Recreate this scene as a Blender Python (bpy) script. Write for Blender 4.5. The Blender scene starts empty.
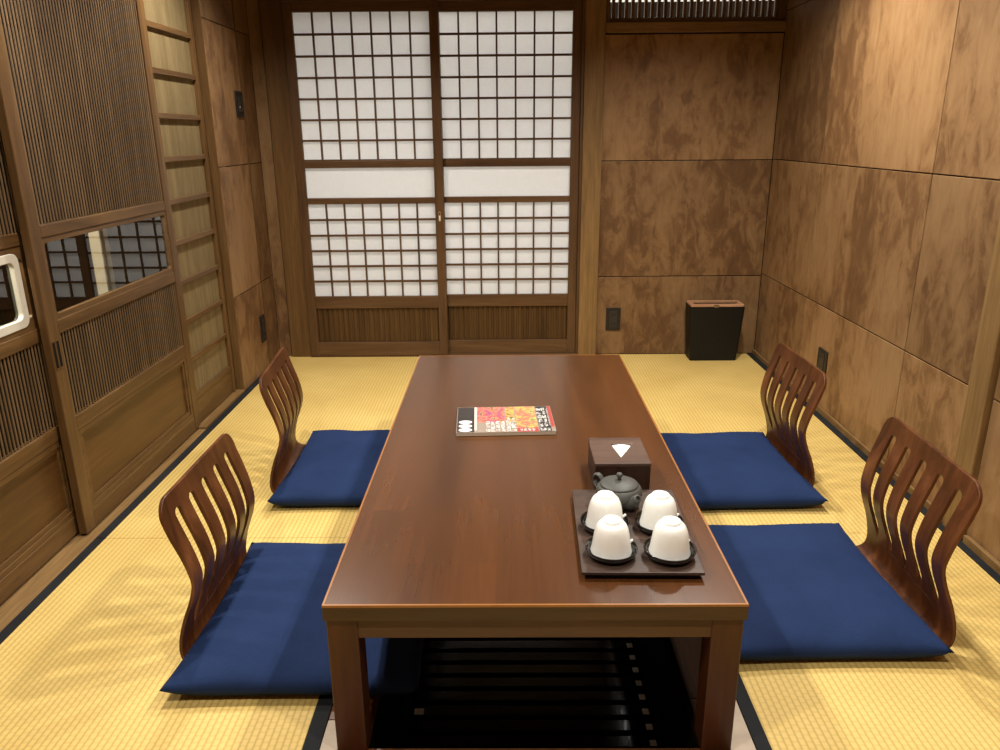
import bpy, bmesh, math, random
from mathutils import Vector, Matrix
from math import sin, cos, pi, radians as R
random.seed(7)
S = bpy.context.scene
C = S.collection

# ------------------------------------------------------------------ materials
def srgb(r, g, b):
    f = lambda c: (c/255/12.92) if c/255 <= .04045 else ((c/255+.055)/1.055)**2.4
    return (f(r), f(g), f(b), 1)

class NT:
    def __init__(s, name):
        s.m = bpy.data.materials.new(name); s.m.use_nodes = True
        s.t = s.m.node_tree; s.n = s.t.nodes; s.l = s.t.links
        s.b = s.n['Principled BSDF']
    def node(s, kind, **kw):
        nd = s.n.new(kind)
        for k, v in kw.items():
            if hasattr(nd, k): setattr(nd, k, v)
            else: nd.inputs[k.replace('_', ' ')].default_value = v
        return nd
    def link(s, a, b): s.l.new(a, b)
    def coords(s, scale=(1, 1, 1), loc=(0, 0, 0), rand=0.0):
        tc = s.node('ShaderNodeTexCoord'); mp = s.node('ShaderNodeMapping')
        mp.inputs['Scale'].default_value = scale; mp.inputs['Location'].default_value = loc
        src = tc.outputs['Object']
        if rand:
            oi = s.node('ShaderNodeObjectInfo')
            mu = s.node('ShaderNodeMath', operation='MULTIPLY'); mu.inputs[1].default_value = rand
            s.link(oi.outputs['Random'], mu.inputs[0])
            va = s.node('ShaderNodeVectorMath', operation='ADD')
            s.link(src, va.inputs[0]); s.link(mu.outputs[0], va.inputs[1]); src = va.outputs[0]
        s.link(src, mp.inputs['Vector'])
        return mp.outputs['Vector']
    def noise(s, vec, scale, detail=4, rough=.55, dist=0):
        n = s.node('ShaderNodeTexNoise')
        n.inputs['Scale'].default_value = scale; n.inputs['Detail'].default_value = detail
        n.inputs['Roughness'].default_value = rough; n.inputs['Distortion'].default_value = dist
        s.link(vec, n.inputs['Vector']); return n.outputs['Fac']
    def ramp(s, fac, stops):
        r = s.node('ShaderNodeValToRGB'); e = r.color_ramp.elements
        while len(e) < len(stops): e.new(.5)
        for el, (p, c) in zip(e, stops): el.position = p; el.color = c
        s.link(fac, r.inputs['Fac']); return r.outputs['Color']
    def mix(s, fac, a, b, mode='MIX'):
        m = s.node('ShaderNodeMix', data_type='RGBA', blend_type=mode)
        for sock, v in ((m.inputs[0], fac), (m.inputs[6], a), (m.inputs[7], b)):
            if hasattr(v, 'links'): s.link(v, sock)
            else: sock.default_value = v
        return m.outputs[2]
    def math(s, op, a, b=None):
        m = s.node('ShaderNodeMath', operation=op)
        for i, v in enumerate((a, b)):
            if v is None: continue
            if hasattr(v, 'links'): s.link(v, m.inputs[i])
            else: m.inputs[i].default_value = v
        return m.outputs[0]
    def bump(s, h, strength=.2, dist=.002):
        b = s.node('ShaderNodeBump'); b.inputs['Strength'].default_value = strength
        b.inputs['Distance'].default_value = dist; s.link(h, b.inputs['Height'])
        s.link(b.outputs['Normal'], s.b.inputs['Normal'])
    def color(s, c):
        if hasattr(c, 'links'): s.link(c, s.b.inputs['Base Color'])
        else: s.b.inputs['Base Color'].default_value = c

def plain(name, col, rough=.5, spec=.5, metal=0, coat=0, var=.08, scale=40):
    n = NT(name); v = n.noise(n.coords(), scale, 3)
    lo = tuple(c*(1-var) for c in col[:3])+(1,); hi = tuple(min(1, c*(1+var)) for c in col[:3])+(1,)
    n.color(n.ramp(v, [(.3, lo), (.7, hi)]))
    n.b.inputs['Roughness'].default_value = rough; n.b.inputs['Specular IOR Level'].default_value = spec
    n.b.inputs['Metallic'].default_value = metal; n.b.inputs['Coat Weight'].default_value = coat
    return n.m

def wood(name, dark, mid, light, axis='Z', k=1.0, rough=.45, spec=.4, coat=0, coat_rough=.1, bump=.15, rand=3.7, fine_lo=.78):
    n = NT(name)
    a, c = .06*k, 1.0*k
    sc = {'X': (a, c, c), 'Y': (c, a, c), 'Z': (c, c, a)}[axis]
    v = n.coords(sc, rand=rand)
    big = n.noise(v, 14, 5, .6, .8)
    col = n.ramp(big, [(.28, dark), (.5, mid), (.74, light)])
    fine = n.noise(v, 120, 3, .6, .2)
    fc = n.ramp(fine, [(.35, (fine_lo, fine_lo, fine_lo, 1)), (.65, (1.06, 1.06, 1.06, 1))])
    col = n.mix(1.0, col, fc, 'MULTIPLY')
    n.color(col)
    n.b.inputs['Roughness'].default_value = rough; n.b.inputs['Specular IOR Level'].default_value = spec
    n.b.inputs['Coat Weight'].default_value = coat; n.b.inputs['Coat Roughness'].default_value = coat_rough
    if bump: n.bump(fine, bump, .001)
    return n.m

M = {}
for ax in 'XYZ':
    M['joinery'+ax] = wood('brown_joinery_wood_'+ax, srgb(78, 53, 27), srgb(98, 70, 38), srgb(116, 86, 50), ax, rough=.42)
    M['shoji'+ax] = wood('shoji_frame_wood_'+ax, srgb(74, 50, 28), srgb(94, 66, 39), srgb(108, 79, 49), ax, rough=.45)
    M['post'+ax] = wood('post_wood_'+ax, srgb(108, 80, 44), srgb(132, 101, 60), srgb(150, 118, 74), ax, rough=.5)
M['slat'] = wood('lattice_slat_wood', srgb(84, 64, 42), srgb(106, 83, 56), srgb(128, 102, 72), 'Z', rough=.5)
M['slatback'] = wood('lattice_backing', srgb(30, 22, 14), srgb(38, 28, 18), srgb(46, 34, 22), 'Z', rough=.8, spec=.1)
M['doorpanel'] = wood('door_panel_wood', srgb(78, 50, 22), srgb(90, 60, 28), srgb(98, 67, 33), 'Y', rough=.4, k=.6)
M['cloth'] = None
M['ladderboard'] = wood('olive_board', srgb(110, 93, 62), srgb(127, 109, 75), srgb(140, 121, 85), 'Z', rough=.75, spec=.2, k=2)
M['koshi'] = wood('shoji_skirt_wood', srgb(62, 40, 15), srgb(78, 53, 23), srgb(94, 66, 32), 'Z', rough=.5)
M['darkwood'] = wood('dark_ceiling_wood', srgb(60, 42, 26), srgb(80, 58, 36), srgb(96, 70, 46), 'Y', rough=.6)
M['black'] = plain('matt_black', srgb(14, 13, 13), .45, .3)
M['pitblack'] = plain('pit_black', srgb(8, 8, 8), .6, .2)
M['plastic'] = plain('dark_plastic', srgb(34, 31, 29), .4, .4)
M['plastic2'] = plain('dark_plastic_inner', srgb(48, 44, 41), .35, .4)
M['heri'] = None

def panel_mat():
    n = NT('stained_plywood')
    v = n.coords((1, 1, .5), rand=9.3)
    big = n.noise(v, 2.4, 3, .5, .3)
    blot = n.noise(v, 15, 10, .68, .6)
    s_ = n.math('ADD', n.math('MULTIPLY', big, .55), n.math('MULTIPLY', blot, .6))
    base = n.ramp(s_, [(.42, srgb(112, 80, 50)), (.51, srgb(126, 92, 59)), (.545, srgb(142, 107, 70)), (.60, srgb(154, 118, 79)), (.68, srgb(162, 127, 87))])
    v2 = n.coords((6, 6, .5), rand=5.1)
    streak = n.noise(v2, 10, 5, .6, .3)
    base = n.mix(1.0, base, n.ramp(streak, [(.3, (.9, .9, .9, 1)), (.7, (1.06, 1.06, 1.06, 1))]), 'MULTIPLY')
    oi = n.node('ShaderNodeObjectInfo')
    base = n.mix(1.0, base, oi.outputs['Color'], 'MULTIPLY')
    n.color(base); n.b.inputs['Roughness'].default_value = .5; n.b.inputs['Specular IOR Level'].default_value = .3
    n.bump(blot, .12, .003)
    return n.m
M['panel'] = panel_mat()

def tatami_mat():
    n = NT('tatami_weave'); tc = n.node('ShaderNodeTexCoord')
    sp = n.node('ShaderNodeSeparateXYZ'); n.link(tc.outputs['Object'], sp.inputs[0])
    x = n.math('MULTIPLY', sp.outputs[0], 2*pi/.0165); y = n.math('MULTIPLY', sp.outputs[1], 2*pi/.021)
    sx = n.math('ABSOLUTE', n.math('SINE', n.math('MULTIPLY', x, .5)))
    par = n.math('MULTIPLY', n.math('SIGN', n.math('SINE', n.math('MULTIPLY', x, .5))), pi/2)
    sy = n.math('SINE', n.math('ADD', y, par))
    gr = n.math('POWER', sx, .6)
    vv = n.coords((1, 1, 1)); big = n.noise(vv, 3.2, 4); 
    v2 = n.coords((5, 160, 1)); rush = n.noise(v2, 6, 3)
    col = n.ramp(big, [(.3, srgb(208, 176, 102)), (.7, srgb(222, 192, 117))])
    col = n.mix(1.0, col, n.ramp(gr, [(.0, (.67, .62, .54, 1)), (.9, (1.03, 1.03, 1.03, 1))]), 'MULTIPLY')
    col = n.mix(1.0, col, n.ramp(n.math('ADD', n.math('MULTIPLY', sy, .5), .5), [(0, (.90, .90, .87, 1)), (.3, (1, 1, 1, 1))]), 'MULTIPLY')
    col = n.mix(1.0, col, n.ramp(rush, [(.3, (.93, .93, .9, 1)), (.7, (1.03, 1.03, 1.03, 1))]), 'MULTIPLY')
    n.color(col); n.b.inputs['Roughness'].default_value = .55; n.b.inputs['Specular IOR Level'].default_value = .3
    h = n.math('ADD', gr, n.math('MULTIPLY', sy, .12)); n.bump(h, .35, .0015)
    return n.m
M['tatami'] = tatami_mat()

def fabric(name, c1, c2, scale=700, rough=.85, sheen=.3):
    n = NT(name); v = n.coords()
    w = n.noise(n.coords((1, .25, 1)), scale, 2); w2 = n.noise(n.coords((.25, 1, 1)), scale, 2)
    wv = n.math('ADD', n.math('MULTIPLY', w, .5), n.math('MULTIPLY', w2, .5))
    big = n.noise(v, 5, 4)
    col = n.mix(n.ramp(big, [(.35, (0, 0, 0, 1)), (.65, (1, 1, 1, 1))]), c1, c2)
    col = n.mix(1.0, col, n.ramp(wv, [(.3, (.75, .75, .75, 1)), (.7, (1.2, 1.2, 1.2, 1))]), 'MULTIPLY')
    n.color(col); n.b.inputs['Roughness'].default_value = rough; n.b.inputs['Specular IOR Level'].default_value = .2
    n.b.inputs['Sheen Weight'].default_value = sheen; n.b.inputs['Sheen Tint'].default_value = srgb(90, 120, 180)
    crease = n.noise(n.coords((1, 1, 1)), 9, 3, .5, 1.2)
    n.bump(n.math('ADD', n.math('MULTIPLY', crease, 1.0), n.math('MULTIPLY', wv, .12)), .35, .008)
    return n.m
M['navy'] = fabric('navy_cotton', srgb(22, 40, 76), srgb(27, 46, 84), sheen=.06)
M['heri'] = fabric('black_cloth_border', srgb(28, 29, 30), srgb(36, 37, 38), 900, sheen=0)
M['chair'] = wood('bentwood_brown', srgb(58, 28, 12), srgb(92, 50, 24), srgb(124, 76, 42), 'Z', k=.9, rough=.36, spec=.35, coat=.0, coat_rough=.2, bump=.08, rand=0)
M['tabletop'] = wood('table_lacquer_brown', srgb(70, 40, 16), srgb(82, 48, 21), srgb(94, 57, 27), 'Y', k=.55, rough=.26, spec=.55, coat=.1, coat_rough=.2, bump=.0, fine_lo=.97)
def planks(m):
    """faint tone steps between the glued boards of the table top"""
    t = m.node_tree; b = t.nodes['Principled BSDF']; src = b.inputs['Base Color'].links[0].from_socket
    tc = t.nodes.new('ShaderNodeTexCoord'); mp = t.nodes.new('ShaderNodeMapping'); mp.inputs['Rotation'].default_value = (0, 0, pi/2)
    br = t.nodes.new('ShaderNodeTexBrick'); br.inputs['Color1'].default_value = (.86, .86, .86, 1); br.inputs['Color2'].default_value = (1.1, 1.06, 1.02, 1)
    br.inputs['Mortar Size'].default_value = 0; br.inputs['Scale'].default_value = 1; br.inputs['Brick Width'].default_value = .52; br.inputs['Row Height'].default_value = .082
    mx = t.nodes.new('ShaderNodeMix'); mx.data_type = 'RGBA'; mx.blend_type = 'MULTIPLY'; mx.inputs[0].default_value = .8
    t.links.new(tc.outputs['Object'], mp.inputs[0]); t.links.new(mp.outputs[0], br.inputs[0])
    t.links.new(src, mx.inputs[6]); t.links.new(br.outputs[0], mx.inputs[7]); t.links.new(mx.outputs[2], b.inputs['Base Color'])
planks(M['tabletop'])
M['tableedge'] = plain('table_edge_lipping', srgb(150, 96, 42), .35, .5, coat=.3)
M['tableside'] = wood('table_side_brown', srgb(62, 42, 20), srgb(72, 50, 25), srgb(82, 58, 32), 'X', k=.6, rough=.4)
M['apron'] = wood('apron_brown', srgb(74, 49, 24), srgb(86, 58, 30), srgb(96, 67, 37), 'X', k=.6, rough=.4)
M['tableleg'] = wood('table_leg_brown', srgb(64, 32, 11), srgb(76, 40, 15), srgb(88, 50, 22), 'Z', k=.6, rough=.38)
M['boxwood'] = wood('walnut_box', srgb(40, 24, 17), srgb(54, 34, 25), srgb(68, 46, 35), 'Z', k=1.6, rough=.4)
M['boxtop'] = wood('walnut_box_top', srgb(74, 54, 44), srgb(90, 67, 55), srgb(104, 80, 66), 'X', k=1.6, rough=.4)
M['tray'] = wood('tray_wood', srgb(56, 41, 33), srgb(72, 54, 44), srgb(90, 70, 58), 'X', k=1.3, rough=.42)
M['cup'] = plain('white_porcelain', srgb(248, 246, 238), .3, .5, coat=.2, var=.01)
M['lacquer'] = plain('black_lacquer', srgb(12, 11, 11), .12, .6, coat=.5)
M['pot'] = plain('grey_unglazed_clay', srgb(74, 73, 68), .5, .35, var=.12, scale=300)
M['potdark'] = plain('spout_hole', srgb(20, 19, 18), .8, .1)
M['tissue'] = plain('white_tissue', srgb(244, 243, 238), .9, .1, var=.01)
M['copper'] = wood('bin_rim_wood', srgb(150, 104, 72), srgb(184, 136, 100), srgb(206, 160, 124), 'X', k=1, rough=.35)
M['binblack'] = plain('bin_black_leatherette', srgb(16, 15, 13), .5, .3)
M['whiteframe'] = plain('white_plastic_frame', srgb(214, 208, 192), .35, .4, var=.03)
M['cream'] = plain('cream_post', srgb(214, 196, 160), .6, .3)
M['plaster'] = plain('corridor_plaster', srgb(226, 222, 214), .8, .2, var=.02)
M['pale'] = plain('pale_board', srgb(176, 160, 140), .6, .3, var=.12, scale=18)  # pale grey-beige, lightly mottled
M['brownboard'] = wood('pit_border_wood', srgb(70, 38, 16), srgb(92, 52, 24), srgb(110, 66, 34), 'Y', rough=.35)
M['pitboard_shaded'] = wood('shaded_pit_border_wood', srgb(22, 13, 7), srgb(30, 18, 10), srgb(38, 23, 13), 'Y', rough=.85, spec=.05)  # border wood darkened so its colour carries the shade under the table
M['steel'] = plain('steel', srgb(170, 165, 155), .3, .5, metal=1)
M['brass'] = plain('pull_ring', srgb(190, 170, 130), .3, .5, metal=.6)
M['spacer'] = plain('pale_spacer', srgb(240, 238, 230), .3, .5)
M['paperedge'] = plain('page_edges', srgb(216, 200, 176), .7, .2, var=.06, scale=300)
M['white'] = plain('printed_white', srgb(238, 234, 228), .4, .4, var=.02)
M['printdark'] = plain('printed_dark', srgb(52, 46, 44), .35, .4, var=.35, scale=160)
M['printgrey'] = plain('printed_grey', srgb(150, 134, 120), .35, .4, var=.3, scale=160)
M['printred'] = plain('printed_red', srgb(168, 66, 58), .35, .4, var=.2, scale=200)

def foliage(name, stops, seed):
    n = NT(name); v = n.coords((1, 1, 1), (seed, seed*2, 0))
    a = n.noise(v, 52, 4, .62, .5); b = n.noise(v, 240, 3)
    col = n.ramp(a, stops)
    col = n.mix(1.0, col, n.ramp(b, [(.3, (.7, .7, .7, 1)), (.65, (1.2, 1.2, 1.2, 1))]), 'MULTIPLY')
    n.color(col); n.b.inputs['Roughness'].default_value = .3; n.b.inputs['Specular IOR Level'].default_value = .5
    return n.m
M['fol1'] = foliage('photo_red_leaves', [(.36, srgb(120, 90, 150)), (.43, srgb(190, 60, 80)), (.50, srgb(216, 96, 96)), (.56, srgb(226, 156, 110)), (.62, srgb(80, 90, 60))], 1.3)
M['fol2'] = foliage('photo_yellow_leaves', [(.39, srgb(180, 80, 76)), (.46, srgb(216, 140, 90)), (.53, srgb(220, 186, 80)), (.61, srgb(110, 92, 56))], 4.1)
M['fol3'] = foliage('photo_mixed_leaves', [(.36, srgb(60, 104, 104)), (.42, srgb(150, 166, 80)), (.46, srgb(222, 196, 90)), (.51, srgb(220, 120, 96)), (.57, srgb(210, 90, 90)), (.64, srgb(120, 140, 70))], 8.8)

def paper_mat():
    n = NT('shoji_paper'); v = n.coords()
    f = n.noise(v, 60, 5, .7, .5)
    col = n.ramp(f, [(.3, srgb(236, 235, 233)), (.7, srgb(241, 240, 238))])
    n.color(col); n.b.inputs['Roughness'].default_value = .8; n.b.inputs['Specular IOR Level'].default_value = .15
    tr = n.node('ShaderNodeBsdfTranslucent'); n.link(col, tr.inputs['Color'])
    mx = n.node('ShaderNodeMixShader'); mx.inputs[0].default_value = .6
    out = n.n['Material Output']
    n.link(n.b.outputs[0], mx.inputs[1]); n.link(tr.outputs[0], mx.inputs[2]); n.link(mx.outputs[0], out.inputs['Surface'])
    return n.m
M['paper'] = paper_mat()

def glass_mat():
    n = NT('window_glass'); out = n.n['Material Output']
    fr = n.node('ShaderNodeFresnel'); fr.inputs['IOR'].default_value = 2.2
    nz = n.noise(n.coords(), 3, 1)
    tint = n.ramp(nz, [(0, (.80, .82, .80, 1)), (1, (.84, .86, .84, 1))])
    tp = n.node('ShaderNodeBsdfTransparent'); n.link(tint, tp.inputs['Color'])
    gl = n.node('ShaderNodeBsdfGlossy'); gl.inputs['Roughness'].default_value = .0
    mx = n.node('ShaderNodeMixShader'); ge = n.node('ShaderNodeNewGeometry')
    n.link(n.math('MULTIPLY', fr.outputs[0], n.math('SUBTRACT', 1.0, ge.outputs['Backfacing'])), mx.inputs[0])
    n.link(tp.outputs[0], mx.inputs[1]); n.link(gl.outputs[0], mx.inputs[2]); n.link(mx.outputs[0], out.inputs['Surface'])
    return n.m
M['glass'] = glass_mat()

# ------------------------------------------------------------------ mesh helpers
def box(bm, x0, x1, y0, y1, z0, z1):
    vs = [bm.verts.new(p) for p in ((x0, y0, z0), (x1, y0, z0), (x1, y1, z0), (x0, y1, z0), (x0, y0, z1), (x1, y0, z1), (x1, y1, z1), (x0, y1, z1))]
    for f in ((0, 3, 2, 1), (4, 5, 6, 7), (0, 1, 5, 4), (1, 2, 6, 5), (2, 3, 7, 6), (3, 0, 4, 7)):
        bm.faces.new([vs[i] for i in f])
    return bm
def B(*a):
    bm = bmesh.new()
    if a: box(bm, *a)
    return bm
def lathe(bm, prof, cx=0, cy=0, n=40, cap0=True, cap1=True):
    rings = []
    for r, z in prof:
        if r < 1e-6: rings.append([bm.verts.new((cx, cy, z))])
        else: rings.append([bm.verts.new((cx+r*cos(2*pi*i/n), cy+r*sin(2*pi*i/n), z)) for i in range(n)])
    for a, b in zip(rings, rings[1:]):
        for i in range(n):
            j = (i+1) % n
            if len(a) == 1 and len(b) == 1: continue
            if len(a) == 1: bm.faces.new((a[0], b[j], b[i]))
            elif len(b) == 1: bm.faces.new((a[i], a[j], b[0]))
            else: bm.faces.new((a[i], a[j], b[j], b[i]))
    return bm
def tube(bm, pts, rads, n=14, cap=True, flat=1.0):
    """a swept round bar through pts"""
    pts = [Vector(p) for p in pts]; rings = []
    up = Vector((0, 0, 1))
    for i, p in enumerate(pts):
        t = (pts[min(i+1, len(pts)-1)]-pts[max(i-1, 0)]).normalized()
        a = t.cross(up); a = a.normalized() if a.length > .05 else Vector((1, 0, 0))
        b = a.cross(t).normalized(); r = rads[i]
        rings.append([bm.verts.new(p+a*r*cos(2*pi*k/n)*flat+b*r*sin(2*pi*k/n)) for k in range(n)])
    for r0, r1 in zip(rings, rings[1:]):
        for k in range(n): bm.faces.new((r0[k], r0[(k+1) % n], r1[(k+1) % n], r1[k]))
    if cap: bm.faces.new(rings[0][::-1]); bm.faces.new(rings[-1])
    return bm
def rounded_rect(w, h, r, n=6):
    pts = []
    for cx, cy, a0 in ((w/2-r, h/2-r, 0), (-w/2+r, h/2-r, 90), (-w/2+r, -h/2+r, 180), (w/2-r, -h/2+r, 270)):
        for i in range(n+1): pts.append((cx+r*cos(R(a0+90*i/n)), cy+r*sin(R(a0+90*i/n))))
    return pts
def prism(bm, pts, z0, z1, axis='Z'):
    f = {'Z': lambda p, z: (p[0], p[1], z), 'X': lambda p, z: (z, p[0], p[1]), 'Y': lambda p, z: (p[0], z, p[1])}[axis]
    a = [bm.verts.new(f(p, z0)) for p in pts]; b = [bm.verts.new(f(p, z1)) for p in pts]; n = len(pts)
    bm.faces.new(a[::-1]); bm.faces.new(b)
    for i in range(n): bm.faces.new((a[i], a[(i+1) % n], b[(i+1) % n], b[i]))
    return bm
def ringprism(bm, outer, inner, z0, z1, axis='Z'):
    f = {'Z': lambda p, z: (p[0], p[1], z), 'X': lambda p, z: (z, p[0], p[1]), 'Y': lambda p, z: (p[0], z, p[1])}[axis]
    oa, ob = [[bm.verts.new(f(p, z)) for p in outer] for z in (z0, z1)]
    ia, ib = [[bm.verts.new(f(p, z)) for p in inner] for z in (z0, z1)]
    n = len(outer)
    for i in range(n):
        j = (i+1) % n
        bm.faces.new((oa[i], oa[j], ob[j], ob[i])); bm.faces.new((ia[j], ia[i], ib[i], ib[j]))
        bm.faces.new((ob[i], ob[j], ib[j], ib[i])); bm.faces.new((oa[j], oa[i], ia[i], ia[j]))
    return bm

def obj(name, bm, mat, parent=None, bev=.0, smooth=False, origin=None):
    """link bm (in world coordinates, unless origin is None and parent has none) as one mesh object"""
    bmesh.ops.recalc_face_normals(bm, faces=bm.faces[:])
    root = parent
    off = Vector((0, 0, 0))
    while root is not None:
        off += Vector(root.location); root = root.parent
    if origin is not None and parent is None: off = Vector(origin)
    bmesh.ops.translate(bm, verts=bm.verts[:], vec=-off)
    me = bpy.data.meshes.new(name); bm.to_mesh(me); bm.free()
    if smooth:
        for p in me.polygons: p.use_smooth = True
    o = bpy.data.objects.new(name, me); C.objects.link(o)
    if origin is not None and parent is None: o.location = origin
    if parent: o.parent = parent
    if mat is not None: me.materials.append(mat)
    if bev:
        b = o.modifiers.new('bevel', 'BEVEL'); b.width = bev; b.segments = 2; b.limit_method = 'ANGLE'; b.angle_limit = R(40)
        b.harden_normals = False
    return o
def tag(o, label=None, cat=None, group=None, kind=None):
    if label: o['label'] = label
    if cat: o['category'] = cat
    if group: o['group'] = group
    if kind: o['kind'] = kind
    return o
def thing(name, label, cat, loc=(0, 0, 0), group=None):
    o = bpy.data.objects.new(name, None); C.objects.link(o); o.location = loc; o.empty_display_size = .05
    return tag(o, label, cat, group)
def struct(name, label=None, cat=None, loc=(0, 0, 0)):
    o = bpy.data.objects.new(name, None); C.objects.link(o); o.location = loc; o['kind'] = 'structure'
    return tag(o, label, cat)
def copy_tree(o, parent=None):
    c = o.copy(); C.objects.link(c)
    if parent: c.parent = parent
    for ch in list(o.children): copy_tree(ch, c)
    return c

XW, XE, YB, YF, ZC = -1.50, 1.51, 4.65, -.9, 2.45
# ------------------------------------------------------------------ floor
fl = struct('floor', 'pale yellow tatami floor with a sunken leg well under the table', 'floor')
obj('subfloor', B(-1.62, 1.62, YF, -.62, -.08, -.05), M['darkwood'], fl)
def mat_(x0, x1, y0, y1, borders):
    m = obj('tatami_mat', B(x0, x1, y0+.0008, y1-.0008, -.05, 0), M['tatami'], fl, bev=.002)
    for a, b in borders: obj('cloth_border', B(a, b, y0+.0012, y1-.0012, -.045, .0012), M['heri'], m, bev=.001)
mat_(-1.467, -.53, .55, 2.357, [(-1.4995, -1.467), (-.53, -.491)])
mat_(-1.467, -.53, 2.357, YB, [(-1.4995, -1.467), (-.53, -.491)])
mat_(-1.467, -.53, -.62, .55, [(-1.4995, -1.467), (-.53, -.491)])
mat_(.542, 1.463, .55, 2.375, [(.508, .542), (1.463, 1.50)])
mat_(.542, 1.463, 2.375, YB, [(.508, .542), (1.463, 1.50)])
mat_(.542, 1.463, -.62, .55, [(.508, .542), (1.463, 1.50)])
mat_(-.49, .507, 3.30, YB, [])
mat_(-.49, .507, -.62, 1.0, [])
obj('pit_side_board', B(-.49, -.392, 1.49, 3.3, -.06, 0), M['brownboard'], fl, bev=.002)
obj('pit_side_board', B(.392, .507, 1.56, 3.3, -.06, 0), M['pitboard_shaded'], fl, bev=.002)
obj('pit_side_board', B(-.447, -.392, 1.0, 1.489, -.06, 0), M['brownboard'], fl, bev=.002)
obj('pale_threshold_board', B(-.49, -.448, 1.0, 1.489, -.06, 0), M['pale'], fl, bev=.003)
obj('pale_threshold_board', B(.448, .507, 1.0, 1.559, -.06, 0), M['pale'], fl, bev=.003)
obj('pit_side_board', B(.392, .447, 1.0, 1.559, -.06, 0), M['pitboard_shaded'], fl, bev=.002)
obj('pale_threshold_board', B(-.391, .391, 1.0, 1.365, -.06, 0), M['pale'], fl, bev=.003)
obj('pit_front_board', B(-.391, .391, 1.367, 1.398, -.06, .002), M['brownboard'], fl, bev=.002)
obj('pit_rear_board', B(-.391, .391, 3.215, 3.3, -.06, 0), M['brownboard'], fl, bev=.002)
bm = bmesh.new()
box(bm, -.43, -.40, 1.36, 3.26, -.45, -.062); box(bm, .40, .43, 1.36, 3.26, -.45, -.062)
box(bm, -.40, .40, 1.33, 1.36, -.45, -.062); box(bm, -.40, .40, 3.23, 3.26, -.45, -.062); box(bm, -.43, .43, 1.33, 3.26, -.48, -.45)
obj('pit_lining', bm, M['pitblack'], fl)
dk = thing('duckboard', 'black slatted duckboard lying in the leg well under the table', 'duckboard', (0, 2.3, -.45))
M['slatblack'] = plain('glossy_black_slat', srgb(5, 5, 6), .16, .4, coat=.2)
for k in range(19):
    y = 1.845+(k-3)*.065
    s_ = obj('slat', B(-.37, .392, y-.023, y+.023, -.425, -.40), M['slatblack'], dk, bev=.003)
    obj('end_cap', B(.365, .385, y-.020, y+.004, -.4035, -.3985), M['spacer'], s_, bev=.001)
    if k == 5: obj('end_cap', B(-.355, -.325, y-.02, y+.006, -.4035, -.3985), M['spacer'], s_, bev=.001)
for x in (-.3, .3): obj('runner', B(x-.02, x+.02, 1.40, 3.2, -.45, -.425), M['pitblack'], dk)

# ------------------------------------------------------------------ back wall
bw = struct('wall_back', 'brown stained board back wall with posts beside the paper doors', 'wall')
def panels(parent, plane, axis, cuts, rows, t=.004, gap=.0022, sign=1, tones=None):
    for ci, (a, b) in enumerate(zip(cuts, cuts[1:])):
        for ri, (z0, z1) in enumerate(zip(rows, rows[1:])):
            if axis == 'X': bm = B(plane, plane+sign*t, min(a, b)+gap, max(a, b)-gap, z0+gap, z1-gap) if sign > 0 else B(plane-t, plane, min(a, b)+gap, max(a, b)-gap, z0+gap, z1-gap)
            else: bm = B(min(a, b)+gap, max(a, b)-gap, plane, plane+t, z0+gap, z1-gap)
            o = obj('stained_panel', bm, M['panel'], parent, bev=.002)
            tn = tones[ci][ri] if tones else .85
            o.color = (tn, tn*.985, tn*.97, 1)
panels(bw, YB, 'Y', [.505, XE], [0, .497, 1.183, 1.868], tones=[[.66, .70, .86]])  # lower panels toned darker, painting in the downlight falloff
obj('backing', B(.38, XE+.05, YB+.0045, YB+.03, -.05, 1.93), M['slatback'], bw)
obj('post', B(.392, .505, YB-.022, YB+.05, 0, ZC), M['postZ'], bw, bev=.003)
obj('corner_strip', B(-1.50, -1.428, YB, YB+.03, 0, ZC), M['panel'], bw, bev=.002).color = (.62, .61, .6, 1)
obj('door_post', B(-1.42, -1.296, YB-.02, YB+.06, 0, ZC), M['joineryZ'], bw, bev=.003)
obj('gap_backing', B(-1.5, -1.3, YB+.062, YB+.08, 0, ZC), M['slatback'], bw)
obj('door_jamb', B(.377, .3915, YB-.012, YB+.06, 0, 2.2), M['shojiZ'], bw)
obj('lintel', B(-1.296, .392, YB-.045, YB+.075, 2.045, 2.16), M['shojiX'], bw, bev=.003)
obj('upper_wall', B(-1.296, .392, YB, YB+.03, 2.16, ZC), M['panel'], bw)
obj('threshold', B(-1.296, .392, YB-.03, YB+.075, -.05, .012), M['shojiX'], bw, bev=.002)
obj('upper_wall', B(.505, XE, YB, YB+.03, 2.30, ZC), M['panel'], bw)
# transom grille
tg = thing('transom_grille', 'wooden transom grille of thin upright slats high above the back wall panels', 'grille', (1.0, YB, 1.9))
obj('sill_rail', B(.506, XE-.002, YB-.028, YB+.03, 1.874, 1.925), M['postX'], tg, bev=.002)
obj('bottom_rail', B(.528, XE-.03, YB-.01, YB+.03, 1.926, 1.95), M['joineryX'], tg, bev=.001)
obj('top_rail', B(.528, XE-.03, YB-.01, YB+.03, 2.24, 2.30), M['joineryX'], tg, bev=.001)
obj('side_stile', B(.507, .528, YB-.012, YB+.03, 1.926, 2.30), M['joineryZ'], tg, bev=.001)
obj('side_stile', B(XE-.05, XE-.003, YB-.012, YB+.03, 1.926, 2.30), M['joineryZ'], tg, bev=.001)
ns = 26
for i in range(ns):
    x = .548+(1.45-.548)*i/(ns-1)
    obj('slat', B(x-.0085, x+.0085, YB-.004, YB+.02, 1.951, 2.24), M['joineryZ'], tg, bev=.0015)
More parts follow.
